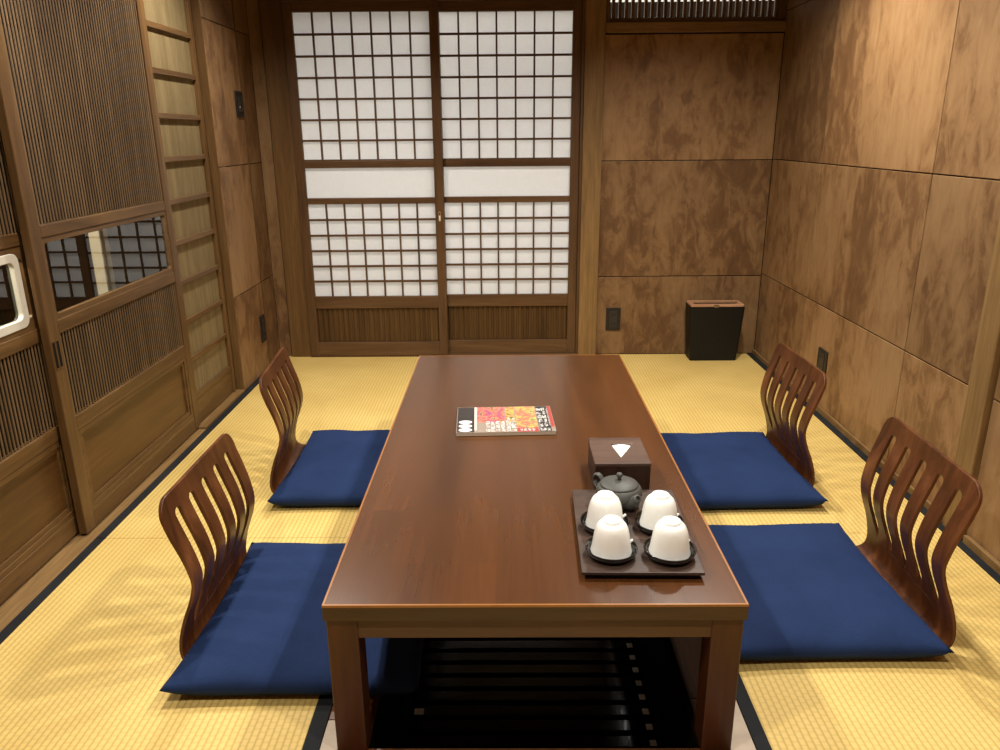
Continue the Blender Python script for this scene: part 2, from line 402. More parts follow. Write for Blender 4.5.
# corridor beyond the paper doors
cor = struct('wall_corridor', 'plain corridor wall seen through the transom grille', 'wall')
obj('lower_boards', B(-2.2, 2.4, 5.75, 5.8, -.1, 2.195), M['slatback'], cor)
obj('upper_plaster', B(-2.2, 2.4, 5.75, 5.8, 2.195, 2.8), M['plaster'], cor)
obj('end_wall', B(-2.25, -2.2, YB+.1, 5.8, -.1, 2.8), M['darkwood'], cor)
obj('end_wall', B(2.4, 2.45, YB+.1, 5.8, -.1, 2.8), M['darkwood'], cor)
obj('corridor_floor', B(-2.2, 2.4, YB+.08, 5.75, -.1, -.05), M['darkwood'], cor)
obj('corridor_ceiling', B(-2.2, 2.4, YB+.03, 5.8, 2.8, 2.85), M['plaster'], cor)
obj('corridor_header', B(-2.2, 2.4, YB+.031, YB+.06, 2.45, 2.8), M['darkwood'], cor)

# shoji doors -------------------------------------------------------
def shoji(name, label, x0, x1, yf, pull_x=None):
    d = struct(name, label, 'door', ((x0+x1)/2, yf, 0))
    t = .03; w = .052
    for a, b in ((x0, x0+w), (x1-w, x1)): obj('stile', B(a, b, yf, yf+t, .012, 2.0445), M['shojiZ'], d, bev=.002)
    xi0, xi1 = x0+w, x1-w
    rails = [(.012, .098), (.322, .388), (.949, .984), (1.157, 1.197), (1.993, 2.0445)]
    rails[1] = (.315, .39)
    for z0, z1 in rails: obj('rail', B(xi0, xi1, yf+.001, yf+t-.001, z0, z1), M['shojiX'], d, bev=.002)
    for (z0, z1, rows) in ((1.197, 1.993, 7), (.39, .949, 6)):
        bm = bmesh.new()
        for i in range(1, 7):
            x = xi0+(xi1-xi0)*i/7; box(bm, x-.005, x+.005, yf+.006, yf+.02, z0, z1)
        for j in range(1, rows):
            z = z0+(z1-z0)*j/rows; box(bm, xi0, xi1, yf+.005, yf+.019, z-.006, z+.006)
        if rows == 7: box(bm, xi0, xi1, yf+.005, yf+.019, z0-.001, z0+.008)
        obj('lattice', bm, M['shojiZ'], d)
    for z0, z1 in ((1.19, 2.0), (.975, 1.165), (.382, .955)):
        obj('paper', B(xi0-.006, xi1+.006, yf+.0205, yf+.0215, z0, z1), M['paper'], d)
    bm = B(xi0, xi1, yf+.018, yf+.024, .098, .315)
    nb = 24
    for i in range(nb):
        x = xi0+(xi1-xi0)*(i+.5)/nb; hw = (xi1-xi0)/nb*.40
        pts = [(x-hw, yf+.018), (x-hw*.5, yf+.0125), (x+hw*.5, yf+.0125), (x+hw, yf+.018)]
        prism(bm, pts, .1, .313)
    obj('skirt_board', bm, M['koshi'], d)
    if pull_x is not None:
        bm = bmesh.new(); ringprism(bm, [(p[0]+pull_x, p[1]+.872) for p in rounded_rect(.014, .06, .0065)], [(p[0]+pull_x, p[1]+.872) for p in rounded_rect(.008, .05, .0038)], yf-.0015, yf+.004, 'Y')
        pl = obj('finger_pull', bm, M['brass'], d)
        pl['label'] = 'pale metal finger pull'
        obj('pull_plate', B(pull_x-.004, pull_x+.004, yf-.0005, yf+.002, .848, .878), M['white'], pl)
    return d
shoji('door_4', 'white paper shoji door, the one with the metal finger pull', -1.292, -.427, YB-.035, -.453)
shoji('door_5', 'white paper shoji door beside the wooden post, its inner edge behind the other', -.478, .376, YB+.001)

# ------------------------------------------------------------------ right wall
rw = struct('wall_right', 'brown blotchy stained board wall with dark seams', 'wall')
cuts = [YB, 3.93, 2.895, 2.43]
panels(rw, XE, 'X', cuts, [0.0, .512, 1.186, 1.98, ZC], tones=[[.76, .80, .66, .66], [.92, .84, .96, .96], [.98, .72, .80, .84]])
panels(rw, XE, 'X', [2.325, 1.3, .25, YF], [0.0, .512, 1.186, 1.98, ZC])
obj('backing', B(XE+.0045, XE+.03, YF, YB+.03, -.05, ZC), M['slatback'], rw)
obj('post', B(XE-.022, XE+.02, 2.325, 2.43, 0, ZC), M['postZ'], rw, bev=.003)
bs = tag(obj('baseboard_right', B(XE-.018, XE-.0005, YF, 2.31, -.02, .028), M['postY'], None, bev=.002), 'narrow pale wooden skirting strip at the foot of the right wall', 'baseboard', None, 'structure')
obj('far_length', B(XE-.013, XE-.0005, 2.445, YB-.002, -.02, .028), M['postY'], bs, bev=.002)

# ------------------------------------------------------------------ left wall
lw = struct('wall_left', 'brown board end of the left wall with its square post', 'wall')
obj('post', B(-1.60, XW-.0045, 3.955, 4.07, 0, ZC), M['joineryZ'], lw, bev=.002)  # darker wood paints in the shade on the post's near side
for (a, b), rows in (((3.953, 4.42), [0, .52, 1.19, 1.88, ZC]), ((4.42, YB), [0, .52, 1.19, 1.88, ZC])):
    panels(lw, XW, 'X', [a, b], rows, sign=-1, tones=[[.80, .84, .90, .66]] if a < 4.3 else [[.66, .66, .7, .6]])
obj('joint_strip', B(XW-.006, XW+.003, 4.42-.006, 4.42+.006, 0, ZC), M['joineryZ'], lw)
obj('backing', B(-1.54, -1.5045, 4.07, YB+.05, 0, ZC), M['slatback'], lw)
obj('sill', B(-1.62, -1.5005, 3.388, 3.954, -.05, .012), M['postY'], lw, bev=.002)
obj('sill', B(-1.62, -1.5005, YF, 3.386, -.05, .003), M['postY'], lw, bev=.002)
obj('head_rail', B(-1.60, -1.50, YF, 3.954, 2.06, 2.16), M['joineryY'], lw, bev=.002)
obj('upper_boards', B(-1.58, -1.55, YF, 3.954, 2.16, ZC), M['panel'], lw)
obj('near_boards', B(-1.56, -1.535, YF, 1.36, .006, 2.06), M['panel'], lw)
obj('room_beyond', B(-2.45, -2.40, YF, 4.2, -.1, ZC), M['slatback'], lw)
obj('room_beyond_floor', B(-2.40, -1.6, YF, 4.2, -.1, -.05), M['slatback'], lw)
obj('room_beyond_end', B(-2.40, -1.61, 4.0, 4.05, -.05, ZC), M['slatback'], lw)
obj('pale_upright', B(-1.738, -1.695, 3.075, 3.14, -.05, ZC), M['cream'], lw)

def lattice_door(name, label, y0, y1, xf, white=False, ys0=None, ys1=None):
    dz = -.016 if white else 0
    d = struct(name, label, 'door', (xf, (y0+y1)/2, 0))
    t = .028
    a, b = ys0, ys1                                     # inner edges of the stiles
    obj('stile', B(xf-t, xf, y0, a, .012, 2.05), M['joineryZ'], d, bev=.003)
    obj('stile', B(xf-t, xf, b, y1, .012, 2.05), M['joineryZ'], d, bev=.003)
    for z0, z1 in ((.012, .078), (.378+dz, .43+dz), (.722+dz, .768+dz), (1.035+dz, 1.075+dz), (1.97, 2.05)):
        obj('rail', B(xf-t+.001, xf-.001, a, b, z0, z1), M['joineryY'], d, bev=.003)
    pitch = .0175
    for z0, z1 in ((1.075+dz, 1.97), (.43+dz, .722+dz)):
        bm = bmesh.new(); n = int((b-a)/pitch)
        for i in range(n):
            y = a+(b-a)*(i+.5)/n
            prism(bm, [(xf-.005, y-.0026), (xf-.005, y+.0026), (xf-.0075, y+.0036), (xf-.0075, y-.0036)], z0, z1)
        obj('lattice', bm, M['slat'], d)
        bm = B(xf-.0265, xf-.022, a-.004, b+.004, z0-.004, z1+.004)
        obj('lattice_backing', bm, M['slatback'], d)
        if z1 > 1.5:
            for zz in (1.36, 1.68): obj('cross_bar', B(xf-.0215, xf-.0165, a, b, zz-.013, zz+.013), M['slatback'], d)
    # lower wooden panel with its stepped moulding
    obj('panel', B(xf-.024, xf-.016, a, b, .078, .378+dz), M['doorpanel'], d)
    bm = bmesh.new()
    for k, (w, dx) in enumerate(((.020, -.003), (.036, -.008))):
        z0, z1, ya, yb = .078, .378+dz, a, b
        ringprism(bm, [(ya, z0), (yb, z0), (yb, z1), (ya, z1)], [(ya+w, z0+w), (yb-w, z0+w), (yb-w, z1-w), (ya+w, z1-w)], xf-.02, xf+dx, 'X')
    obj('panel_moulding', bm, M['joineryY'], d, bev=.001)
    # window
    z0, z1 = .768+dz, 1.035+dz
    fw = .040 if white else .018
    cy, cz = (a+b)/2, (z0+z1)/2
    out = [(p[0]+cy, p[1]+cz) for p in rounded_rect(b-a, z1-z0, .0005)]
    inn = [(p[0]+cy, p[1]+cz) for p in rounded_rect(b-a-2*fw*.7, z1-z0-2*fw, .012)]
    f = obj('window_frame', ringprism(bmesh.new(), out, inn, xf-.022, xf-.004, 'X'), M['joineryY'], d, bev=.001)
    if white:
        o2 = [(p[0]+cy, p[1]+cz) for p in rounded_rect(b-a-.098, z1-z0-.034, .03)]
        i2 = [(p[0]+cy, p[1]+cz) for p in rounded_rect(b-a-.152, z1-z0-.088, .02)]
        wf = obj('white_window_rim', ringprism(bmesh.new(), o2, i2, xf-.018, xf-.001, 'X'), M['whiteframe'], d, bev=.002)
        wf['label'] = 'white rounded window rim'
    obj('pane', B(xf-.016, xf-.014, a+.004, b-.004, z0+.004, z1-.004), M['glass'], d)
    return d
dA = lattice_door('door_1', 'brown lattice sliding door with wide clear window, next to the ladder-like screen', 2.364, 3.386, -1.532, False, 2.425, 3.35)
dB = lattice_door('door_2', 'brown lattice sliding door with white rounded window rim', 1.40, 2.45, -1.570, True, 1.45, 2.396)
for d, y, xf in ((dA, 2.3775, -1.532), (dA, 2.4005, -1.532)):
    bm = ringprism(bmesh.new(), [(p[0]+y, p[1]+.66) for p in rounded_rect(.020, .098, .003)], [(p[0]+y, p[1]+.66) for p in rounded_rect(.015, .088, .002)], xf-.001, xf+.0015, 'X')
    h = obj('recessed_pull', bm, M['joineryZ'], d)
    obj('pull_recess', B(xf-.0005, xf+.0006, y-.0075, y+.0075, .617, .703), M['pitblack'], h)
# ladder-like fixed screen
ls = struct('door_3', 'narrow screen of stacked square panes of olive board, like a ladder', 'screen', (-1.545, 3.66, 0))
xf = -1.538
obj('stile', B(xf-.03, xf, 3.389, 3.425, .012, 2.06), M['joineryZ'], ls, bev=.002)
obj('stile', B(xf-.03, xf, 3.90, 3.935, .012, 2.06), M['joineryZ'], ls, bev=.002)
obj('jamb', B(xf-.05, xf-.006, 3.936, 3.954, .012, 2.06), M['slatback'], ls)
for z in [.149+.1823*k for k in range(11)]:
    obj('rung', B(xf-.022, xf-.004, 3.425, 3.90, z-.010, z+.014), M['joineryY'], ls, bev=.002)
obj('board', B(xf-.026, xf-.018, 3.42, 3.905, .02, 2.06), M['ladderboard'], ls)
obj('kick_board', B(xf-.0178, xf-.007, 3.425, 3.90, .012, .138), M['joineryY'], ls, bev=.001)
# near wall and ceiling
obj('boards', B(-1.62, 1.6, YF-.03, YF, -.1, ZC), M['panel'], struct('wall_front', 'stained board wall behind the viewer', 'wall'))
obj('boards', B(-2.45, 1.6, YF-.03, YB+.03, ZC, ZC+.05), M['darkwood'], struct('ceiling', 'dark boarded ceiling', 'ceiling'))

# ------------------------------------------------------------------ table
X0, X1, Y0, Y1, ZT = -.45, .45, 1.383, 3.284, .391
tb = thing('low_table', 'long low reddish brown table over the leg well, set with tea things', 'table', (0, 2.33, 0))
obj('tabletop', B(X0, X1, Y0, Y1, .354, ZT-.0008), M['tabletop'], tb, bev=.002)
e = .0042
lip = obj('edge_lipping', ringprism(bmesh.new(), [(X0-.0006, Y0-.0006), (X1+.0006, Y0-.0006), (X1+.0006, Y1+.0006), (X0-.0006, Y1+.0006)],
    [(X0+e, Y0+e), (X1-e, Y0+e), (X1-e, Y1-e), (X0+e, Y1-e)], ZT-.0055, ZT+.0002), M['tableedge'], tb)
lip['label'] = 'thin orange lipping around the top edge'
obj('edge_band', ringprism(bmesh.new(), [(X0-.0008, Y0-.0008), (X1+.0008, Y0-.0008), (X1+.0008, Y1+.0008), (X0-.0008, Y1+.0008)],
    [(X0+.01, Y0+.01), (X1-.01, Y0+.01), (X1-.01, Y1-.01), (X0+.01, Y1-.01)], .353, ZT-.006), M['tableside'], tb)
lw_ = .068
for lx in (X0+.003, X1-.003-lw_):
    for ly in (Y0+.006, Y1-.006-lw_):
        obj('leg', B(lx, lx+lw_, ly, ly+lw_, 0, .354), M['tableleg'], tb, bev=.003)
for ya, yb in ((Y0+.009, Y0+.030), (Y1-.030, Y1-.009)): obj('apron', B(X0+.07, X1-.07, ya, yb, .303, .3535), M['apron'], tb, bev=.001)
for xa, xb in ((X0+.014, X0+.036), (X1-.036, X1-.014)): obj('apron', B(xa, xb, Y0+.074, Y1-.074, .303, .3535), M['tableside'], tb, bev=.001)

# ------------------------------------------------------------------ floor chairs (zaisu)
PROF = [(-.47, .0045, 0), (-.35, .0045, 0), (-.22, .0045, 0), (-.10, .0045, 0), (-.055, .0055, 0), (-.028, .012, 0), (-.010, .028, 0), (-.004, .05, 0), (-.005, .075, 1), (-.012, .11, 1), (-.024, .15, 1), (-.040, .19, 1), (-.051, .225, 1), (-.055, .255, 1), (-.050, .29, 1), (-.040, .33, 1), (-.025, .375, 1), (-.012, .415, 1), (-.003, .452, 1), (.002, .480, 1)]
def spline(pts, n):
    out = []; P = [Vector(p[:2]) for p in pts]
    for i in range(len(P)-1):
        p0, p1, p2, p3 = P[max(i-1, 0)], P[i], P[i+1], P[min(i+2, len(P)-1)]
        for k in range(n):
            t = k/n; out.append(.5*((2*p1)+(-p0+p2)*t+(2*p0-5*p1+4*p2-p3)*t*t+(-p0+3*p1-3*p2+p3)*t**3))
    out.append(P[-1]); return out
NSLOT = 5; HW = .254; SW = .034
def chair_mesh(rows, slot, z_lo=.100, z_hi=.434):
    """rows: list of (x,z) along the bent sheet"""
    bm = bmesh.new(); T = .010
    L = [0]
    for a, b in zip(rows, rows[1:]): L.append(L[-1]+(b-a).length)
    grid = []
    cent = [(-2+i)*.0880 for i in range(NSLOT)]
    for i, p in enumerate(rows):
        z = p.y; w = HW
        if slot:
            d = L[-1]-L[i]; rc = .052
            if d < rc: w = HW-rc+math.sqrt(max(0, rc*rc-(rc-d)**2))
            w -= .012*max(0, 1-abs(z-.24)/.14)          # slightly waisted
        else:
            rc = .05; d = L[i]
            if d < rc: w = HW-rc+math.sqrt(max(0, rc*rc-(rc-d)**2))
        sc = w/HW if not slot else min(1, (w+.004)/HW) if z < .4 else 1
        ys = [-w]
        for c in cent:
            hw = 0
            if slot and z_lo < z < z_hi:
                hw = SW/2
                dt = (z_hi-z)
                if dt < SW/2: hw = math.sqrt(max(0, (SW/2)**2-(SW/2-dt)**2))
                db = z-z_lo
                if db < .045: hw = min(hw, SW/2*(db/.045)**.6)
            ys += [c*sc-hw, c*sc+hw]
        ys.append(w)
        grid.append(ys)
    def crown(y, i):  # top edge is slightly crowned
        return 0
    # normals
    nr = []
    for i in range(len(rows)):
        t = (rows[min(i+1, len(rows)-1)]-rows[max(i-1, 0)]).normalized(); nr.append(Vector((-t.y, t.x)))
    layers = []
    for sgn in (0, 1):
        lay = []
        for i, p in enumerate(rows):
            q = p+nr[i]*(T*sgn)
            lay.append([bm.verts.new((q.x, y, q.y)) for y in grid[i]])
        layers.append(lay)
    inn, out = layers[1], layers[0]
    n = len(grid[0])
    def solid(i, j):  # is cell (row i..i+1, column j..j+1) solid
        if j % 2 == 0: return True
        return (grid[i][j+1]-grid[i][j] < 1e-5) and (grid[i+1][j+1]-grid[i+1][j] < 1e-5)
    for i in range(len(rows)-1):
        for j in range(n-1):
            if not solid(i, j): continue
            if j % 2 == 1: continue
            bm.faces.new((out[i][j], out[i][j+1], out[i+1][j+1], out[i+1][j])); bm.faces.new((inn[i][j], inn[i+1][j], inn[i+1][j+1], inn[i][j+1]))
        for j in range(n):                               # side walls: outer edges and slot edges
            if j in (0, n-1) or not solid(i, j if j % 2 else j-1):
                bm.faces.new((out[i][j], out[i+1][j], inn[i+1][j], inn[i][j]))
    for i in (0, len(rows)-1):
        for j in range(0, n-1, 2): bm.faces.new((out[i][j], inn[i][j], inn[i][j+1], out[i][j+1]))
    bmesh.ops.remove_doubles(bm, verts=bm.verts[:], dist=1e-5)
    return bm
def densify(pts, z_hi=.434, z_lo=.100):
    """extra rows near the slot ends and the rounded top"""
    out = [pts[0]]
    for a, b in zip(pts, pts[1:]):
        out.append(b)
    res = [out[0]]
    for a, b in zip(out, out[1:]):
        near = any(min(a.y, b.y)-.02 < z < max(a.y, b.y)+.02 for z in (z_hi, z_hi-.012, z_lo, z_lo+.01, z_lo+.03, .485, .46, .44))
        k = 4 if near and (b-a).length > .004 else 1
        for q in range(1, k+1): res.append(a.lerp(b, q/k))
    return res
allrows = spline(PROF, 3)
isplit = min(range(len(allrows)), key=lambda i: (allrows[i]-Vector((-.055, .0055))).length)
ch = thing('floor_chair', 'legless slatted bentwood floor chair', 'floor chair')
seat_rows = allrows[:isplit+1]
back_rows = densify(allrows[isplit:])
def shade(o):
    for p in o.data.polygons: p.use_smooth = True
    o.data.set_sharp_from_angle(angle=R(40))
o = obj('seat', chair_mesh(seat_rows, False), M['chair'], ch); shade(o); o.modifiers.new('bevel', 'BEVEL').width = .002
o = obj('backrest', chair_mesh(back_rows, True), M['chair'], ch); shade(o)
b = o.modifiers.new('bevel', 'BEVEL'); b.width = .003; b.segments = 3; b.limit_method = 'ANGLE'; b.angle_limit = R(50)
CH = [(-.918, 1.92, 180, 'brown slatted floor chair nearest the lattice door with the white rounded window rim'),
      (-.995, 2.90, 185, 'brown slatted floor chair beside the left wall, in front of the ladder-like screen'),
      (1.140, 1.985, -2, 'brown slatted floor chair standing before the wooden post of the right wall'),
      (1.122, 2.92, 1, 'brown slatted floor chair below the outlet of the right wall, towards the waste bin')]
for i, (x, y, a, lab) in enumerate(CH):
    c = ch if i == 0 else copy_tree(ch)
    c.location = (x, y, .0015); c.rotation_euler = (0, 0, R(a))
    if i == 2: c.scale = (1, 1.065, 1.025)
    c['label'] = lab; c['group'] = 'floor chairs around the table'

# ------------------------------------------------------------------ floor cushions
def cushion_mesh(hx, hy, seed=0):
    bm = bmesh.new(); N = 36; rnd = random.Random(seed)
    ph = [rnd.uniform(0, 6.28) for _ in range(8)]
    def pt(i, j, side):
        u = -1+2*i/N; v = -1+2*j/N
        u2 = math.copysign(abs(u)**.8, u); v2 = math.copysign(abs(v)**.8, v)
        x = hx*u2*(1-.035*(1-v2*v2)); y = hy*v2*(1-.03*(1-u2*u2))
        f = ((1-abs(u2)**4)*(1-abs(v2)**4))
        f = max(f, 0)**.45
        zs = .046-.011*(1-u2*u2)*abs(v2)**6-.011*(1-v2*v2)*abs(u2)**6
        wob = .0025*f*(sin(9*u2+ph[0])*cos(7*v2+ph[1])+.7*sin(15*v2+6*u2+ph[2]))
        wob += .003*f*(1-f)*sin(26*(u2*abs(v2)**2+v2*abs(u2)**2)+ph[3])
        if side > 0: z = zs+.040*f+wob
        else: z = max(.0115, zs-.048*f**.6)
        return (x, y, z)
    top = [[bm.verts.new(pt(i, j, 1)) for j in range(N+1)] for i in range(N+1)]
    bot = [[top[i][j] if i in (0, N) or j in (0, N) else bm.verts.new(pt(i, j, -1)) for j in range(N+1)] for i in range(N+1)]
    for i in range(N):
        for j in range(N):
            bm.faces.new((top[i][j], top[i+1][j], top[i+1][j+1], top[i][j+1]))
            bm.faces.new((bot[i][j], bot[i][j+1], bot[i+1][j+1], bot[i+1][j]))
    return bm
CU = [((-.912+.318, 1.890, 0), .318, .356, 0, 'navy square floor cushion on the chair nearest the lattice doors, half under the table'),
      ((-.950+.245, 2.896, 0), .245, .352, 0, 'navy floor cushion in front of the ladder-like screen'),
      ((1.096-.30, 2.012, 0), .30, .346, 1, 'navy square floor cushion on the chair before the wooden post, beside the tea tray'),
      ((1.110-.30, 2.854, 0), .30, .340, 2, 'navy square floor cushion level with the magazine, on the waste bin side of the table')]
for i, (loc, hx, hy, a, lab) in enumerate(CU):
    o = obj('floor_cushion', cushion_mesh(hx, hy, 11+i), M['navy'], None, smooth=True)
    o.location = loc; o.rotation_euler = (0, 0, R(a))
    tag(o, lab, 'cushion', 'navy floor cushions around the table')

# ------------------------------------------------------------------ waste bin, outlets, switch
wb = thing('waste_bin', 'black upright waste bin with a wooden rim in the back corner', 'waste bin', (1.215, 4.54, 0))
def loft(bm, quads):
    rs = [[bm.verts.new(p) for p in q] for q in quads]
    n = len(rs[0])
    for a, b in zip(rs, rs[1:]):
        for i in range(n): bm.faces.new((a[i], a[(i+1) % n], b[(i+1) % n], b[i]))
    return rs
def rect(x0, x1, y0, y1, z, r=.012): 
    return [(p[0]+(x0+x1)/2, p[1]+(y0+y1)/2, z) for p in rounded_rect(x1-x0, y1-y0, r, 4)]
bm = bmesh.new()
rs = loft(bm, [rect(1.068, 1.352, 4.492, 4.612, .0015), rect(1.048, 1.376, 4.478, 4.622, .338), rect(1.056, 1.368, 4.486, 4.614, .338), rect(1.075, 1.345, 4.50, 4.605, .02)])
bm.faces.new(rs[0][::-1]); bm.faces.new(rs[-1])
obj('body', bm, M['binblack'], wb)
bm = bmesh.new()
ringprism(bm, [p[:2] for p in rect(1.052, 1.372, 4.482, 4.618, 0)], [p[:2] for p in rect(1.078, 1.346, 4.518, 4.598, 0, .006)], .339, .352)
rim = obj('rim', bm, M['copper'], wb, bev=.002); rim['label'] = 'copper brown wooden rim with a long slot'
bm = bmesh.new(); box(bm, 1.19, 1.215, 4.477, 4.481, .335, .353); 
obj('rim_clip', bm, M['steel'], wb)

def plate(name, label, cat, plane, a0, a1, z0, z1, group=None, style='outlet'):
    """dark wall plate; plane is ('Y', y) facing -Y, ('X-', x) facing -X or ('X+', x) facing +X"""
    k, p = plane; cz = (z0+z1)/2; ca = (a0+a1)/2; w, h = a1-a0, z1-z0
    loc = (ca, p, cz) if k == 'Y' else (p, ca, cz)
    t = thing(name, label, cat, loc, group)
    s = {'Y': -1, 'X-': -1, 'X+': 1}[k]; ax = k[0]
    def pr(pts, d0, d1): return prism(bmesh.new(), [(q[0]+ca, q[1]+cz) for q in pts], p+s*d0, p+s*d1, ax)
    obj('cover_plate', pr(rounded_rect(w, h, .004), 0.0005, .007), M['plastic'], t, bev=.0015)
    if style == 'outlet':
        ins = obj('socket_insert', pr(rounded_rect(w*.5, h*.74, .003), .007, .009), M['plastic2'], t)
        for dz in (-.2, .2):
            for dx in (-.09, .09):
                obj('slot', pr([(q[0]+dx*w, q[1]+dz*h) for q in rounded_rect(.004, h*.09, .001)], .0088, .0095), M['pitblack'], ins)
    else:
        obj('rocker', pr([(q[0]-w*.12, q[1]-.0) for q in rounded_rect(w*.3, h*.6, .003)], .007, .010), M['plastic2'], t, bev=.001)
        obj('rocker', pr([(q[0]+w*.22, q[1]-.0) for q in rounded_rect(w*.2, h*.6, .003)], .007, .010), M['plastic2'], t, bev=.001)
        obj('indicator', pr([(q[0]-w*.12, q[1]-.015) for q in rounded_rect(.007, .007, .003)], .0101, .0115), M['white'], t)
    return t
plate('wall_outlet', 'dark outlet plate on the back wall, left of the waste bin', 'outlet', ('Y', YB), .565, .655, .158, .302)
plate('wall_outlet', 'dark outlet plate low on the left wall corner by the paper doors', 'outlet', ('X+', XW), 4.315, 4.395, .178, .335)
plate('wall_outlet', 'dark outlet plate on the right wall behind the slatted chair', 'outlet', ('X-', XE), 3.57, 3.68, .19, .312)
plate('wall_switch', 'dark switch plate high on the left wall, near the corner', 'switch', ('X+', XW), 4.30, 4.412, 1.437, 1.572, style='switch')

# ------------------------------------------------------------------ things on the table
ZS = ZT+.0002
mg = thing('magazine', 'thick travel magazine with autumn leaf photos on its cover', 'magazine', (-.06, 2.456, ZS))
mg.rotation_euler = (0, 0, 0)
def mslab(x0, x1, y0, y1, z0, z1): return B(x0-.06, x1-.06, y0+2.456, y1+2.456, z0+ZS, z1+ZS)
# local frame: x -.165..+.165 , y -.122..+.122
obj('pages', mslab(-.164, .164, -.121, .121, .0006, .0115), M['paperedge'], mg)
obj('cover', mslab(-.165, .166, -.122, .122, .0115, .0125), M['printgrey'], mg)
zc = .0126
def printed(name, x0, x1, y0, y1, m, lift=0): return obj(name, mslab(x0, x1, y0, y1, zc-.0008, zc+lift), m, mg)
printed('cover_band', -.163, -.105, -.118, .120, M['printdark'])
printed('cover_rule', -.104, -.098, -.10, .12, M['white'])
printed('cover_photo', -.094, .0, -.03, .12, M['fol1'])
printed('cover_photo', -.094, .0, -.12, -.032, M['printgrey'])
printed('cover_photo', .004, .034, -.03, .12, M['fol2'])
printed('cover_photo', .038, .108, -.085, .12, M['fol3'])
printed('cover_band', .038, .108, -.12, -.086, M['printred'])
printed('cover_band', .112, .152, -.12, .12, M['printdark'])
printed('cover_band', .1535, .1645, -.08, .12, M['printred'])
for k in range(3):
    bm = bmesh.new()
    prism(bm, [(-.135-.06+.0225*cos(a*pi/12), 2.456-.098+.036*k+.0155*sin(a*pi/12)) for a in range(24)], ZS+zc, ZS+zc+.0006)
    obj('white_oval', bm, M['white'], mg)
def strokes(x0, x1, y0, y1, cols, rows, seed):
    """blocks of short illegible pen strokes"""
    rnd = random.Random(seed); bm = bmesh.new(); cw, chh = (x1-x0)/cols, (y1-y0)/rows
    for i in range(cols):
        for j in range(rows):
            ox, oy = x0+cw*i, y0+chh*j; w, h = cw*.84, chh*.84
            for q in range(8):
                if rnd.random() < .5:
                    yy = oy+h*rnd.random(); a, b = sorted((rnd.random(), rnd.random()+.25)); bb = min(b, 1)
                    box(bm, ox+w*a*.6-.06, ox+w*bb-.06, yy+2.456, yy+h*.16+2.456, ZS+zc, ZS+zc+.0005)
                else:
                    xx = ox+w*rnd.random()*.85; a = rnd.random()*.4; b = .5+rnd.random()*.5
                    box(bm, xx-.06, xx+w*.15-.06, oy+h*a+2.456, oy+h*b+2.456, ZS+zc, ZS+zc+.0005)
    return bm
obj('cover_title', strokes(.113, .147, -.08, .11, 2, 5, 3), M['white'], mg)
obj('cover_title', strokes(.148, .1525, -.07, .10, 1, 9, 33), M['white'], mg)
obj('cover_text', strokes(-.066, .0, -.118, -.02, 4, 3, 4), M['white'], mg)
obj('cover_text', strokes(.003, .038, -.118, .01, 2, 5, 5), M['white'], mg)
obj('cover_text', strokes(.045, .10, -.115, -.09, 4, 1, 6), M['white'], mg)
obj('cover_text', strokes(.114, .150, -.117, -.085, 3, 1, 7), M['white'], mg)
mg.rotation_euler = (0, 0, R(2.2)); mg.location = (-.064, 2.450, ZS)

tx = thing('tissue_box', 'dark wooden tissue box with a triangular opening, behind the teapot', 'tissue box', (.262, 2.01, ZS))
bx0, bx1, by0, by1, bz0, bz1 = .186, .338, 1.918, 2.102, ZS+.0003, .464
bm = bmesh.new()
for a in ((bx0, bx1, by0, by0+.008), (bx0, bx1, by1-.008, by1), (bx0, bx0+.008, by0+.008, by1-.008), (bx1-.008, bx1, by0+.008, by1-.008)): box(bm, *a, bz0, bz1)
obj('side_walls', bm, M['boxwood'], tx, bev=.001)
# lid with a triangular hole
tri = [(.246, 2.055), (.262, 1.962), (.306, 2.055)]
bm = bmesh.new()
outer = [(bx0-.002, by1+.002), (bx0-.002, by0-.002), (bx1+.002, by0-.002), (bx1+.002, by1+.002)]
def lid_faces(z, flip):
    O = [bm.verts.new((*p, z)) for p in outer]; I = [bm.verts.new((*p, z)) for p in tri]
    fs = [(O[0], O[1], I[1], I[0]), (O[1], O[2], I[1]), (O[2], O[3], I[2], I[1]), (O[3], O[0], I[0], I[2])]
    for f in fs: bm.faces.new(f[::-1] if flip else f)
    return O, I
Oa, Ia = lid_faces(bz1, True); Ob, Ib = lid_faces(bz1+.011, False)
for a, b in ((Oa, Ob), (Ia, Ib)):
    n = len(a)
    for i in range(n): bm.faces.new((a[i], a[(i+1) % n], b[(i+1) % n], b[i]))
obj('lid', bm, M['boxtop'], tx, bev=.0035)
# a flap of tissue rising out of the opening
bm = bmesh.new(); N = 14
rows_ = []
for j in range(9):
    t = j/8; row = []
    x0_, x1_ = .259-.017*t, .266+.034*t
    for i in range(N+1):
        u = i/N
        x = x0_+(x1_-x0_)*u
        y = 1.966+.078*t-.012*t*u*u
        z = bz1-.004+.013*sin(min(1, t*1.15)*pi*.62)+.004*sin(u*pi)*t+.006*t*u
        row.append(bm.verts.new((x, y, z)))
    rows_.append(row)
for a, b in zip(rows_, rows_[1:]):
    for i in range(N): bm.faces.new((a[i], a[i+1], b[i+1], b[i]))
o = tag(obj('tissue', bm, M['tissue'], None, smooth=True, origin=(.273, 1.99, bz1)), 'white paper tissue poking out of the wooden tissue box', 'tissue')
o.modifiers.new('solid', 'SOLIDIFY').thickness = .0008

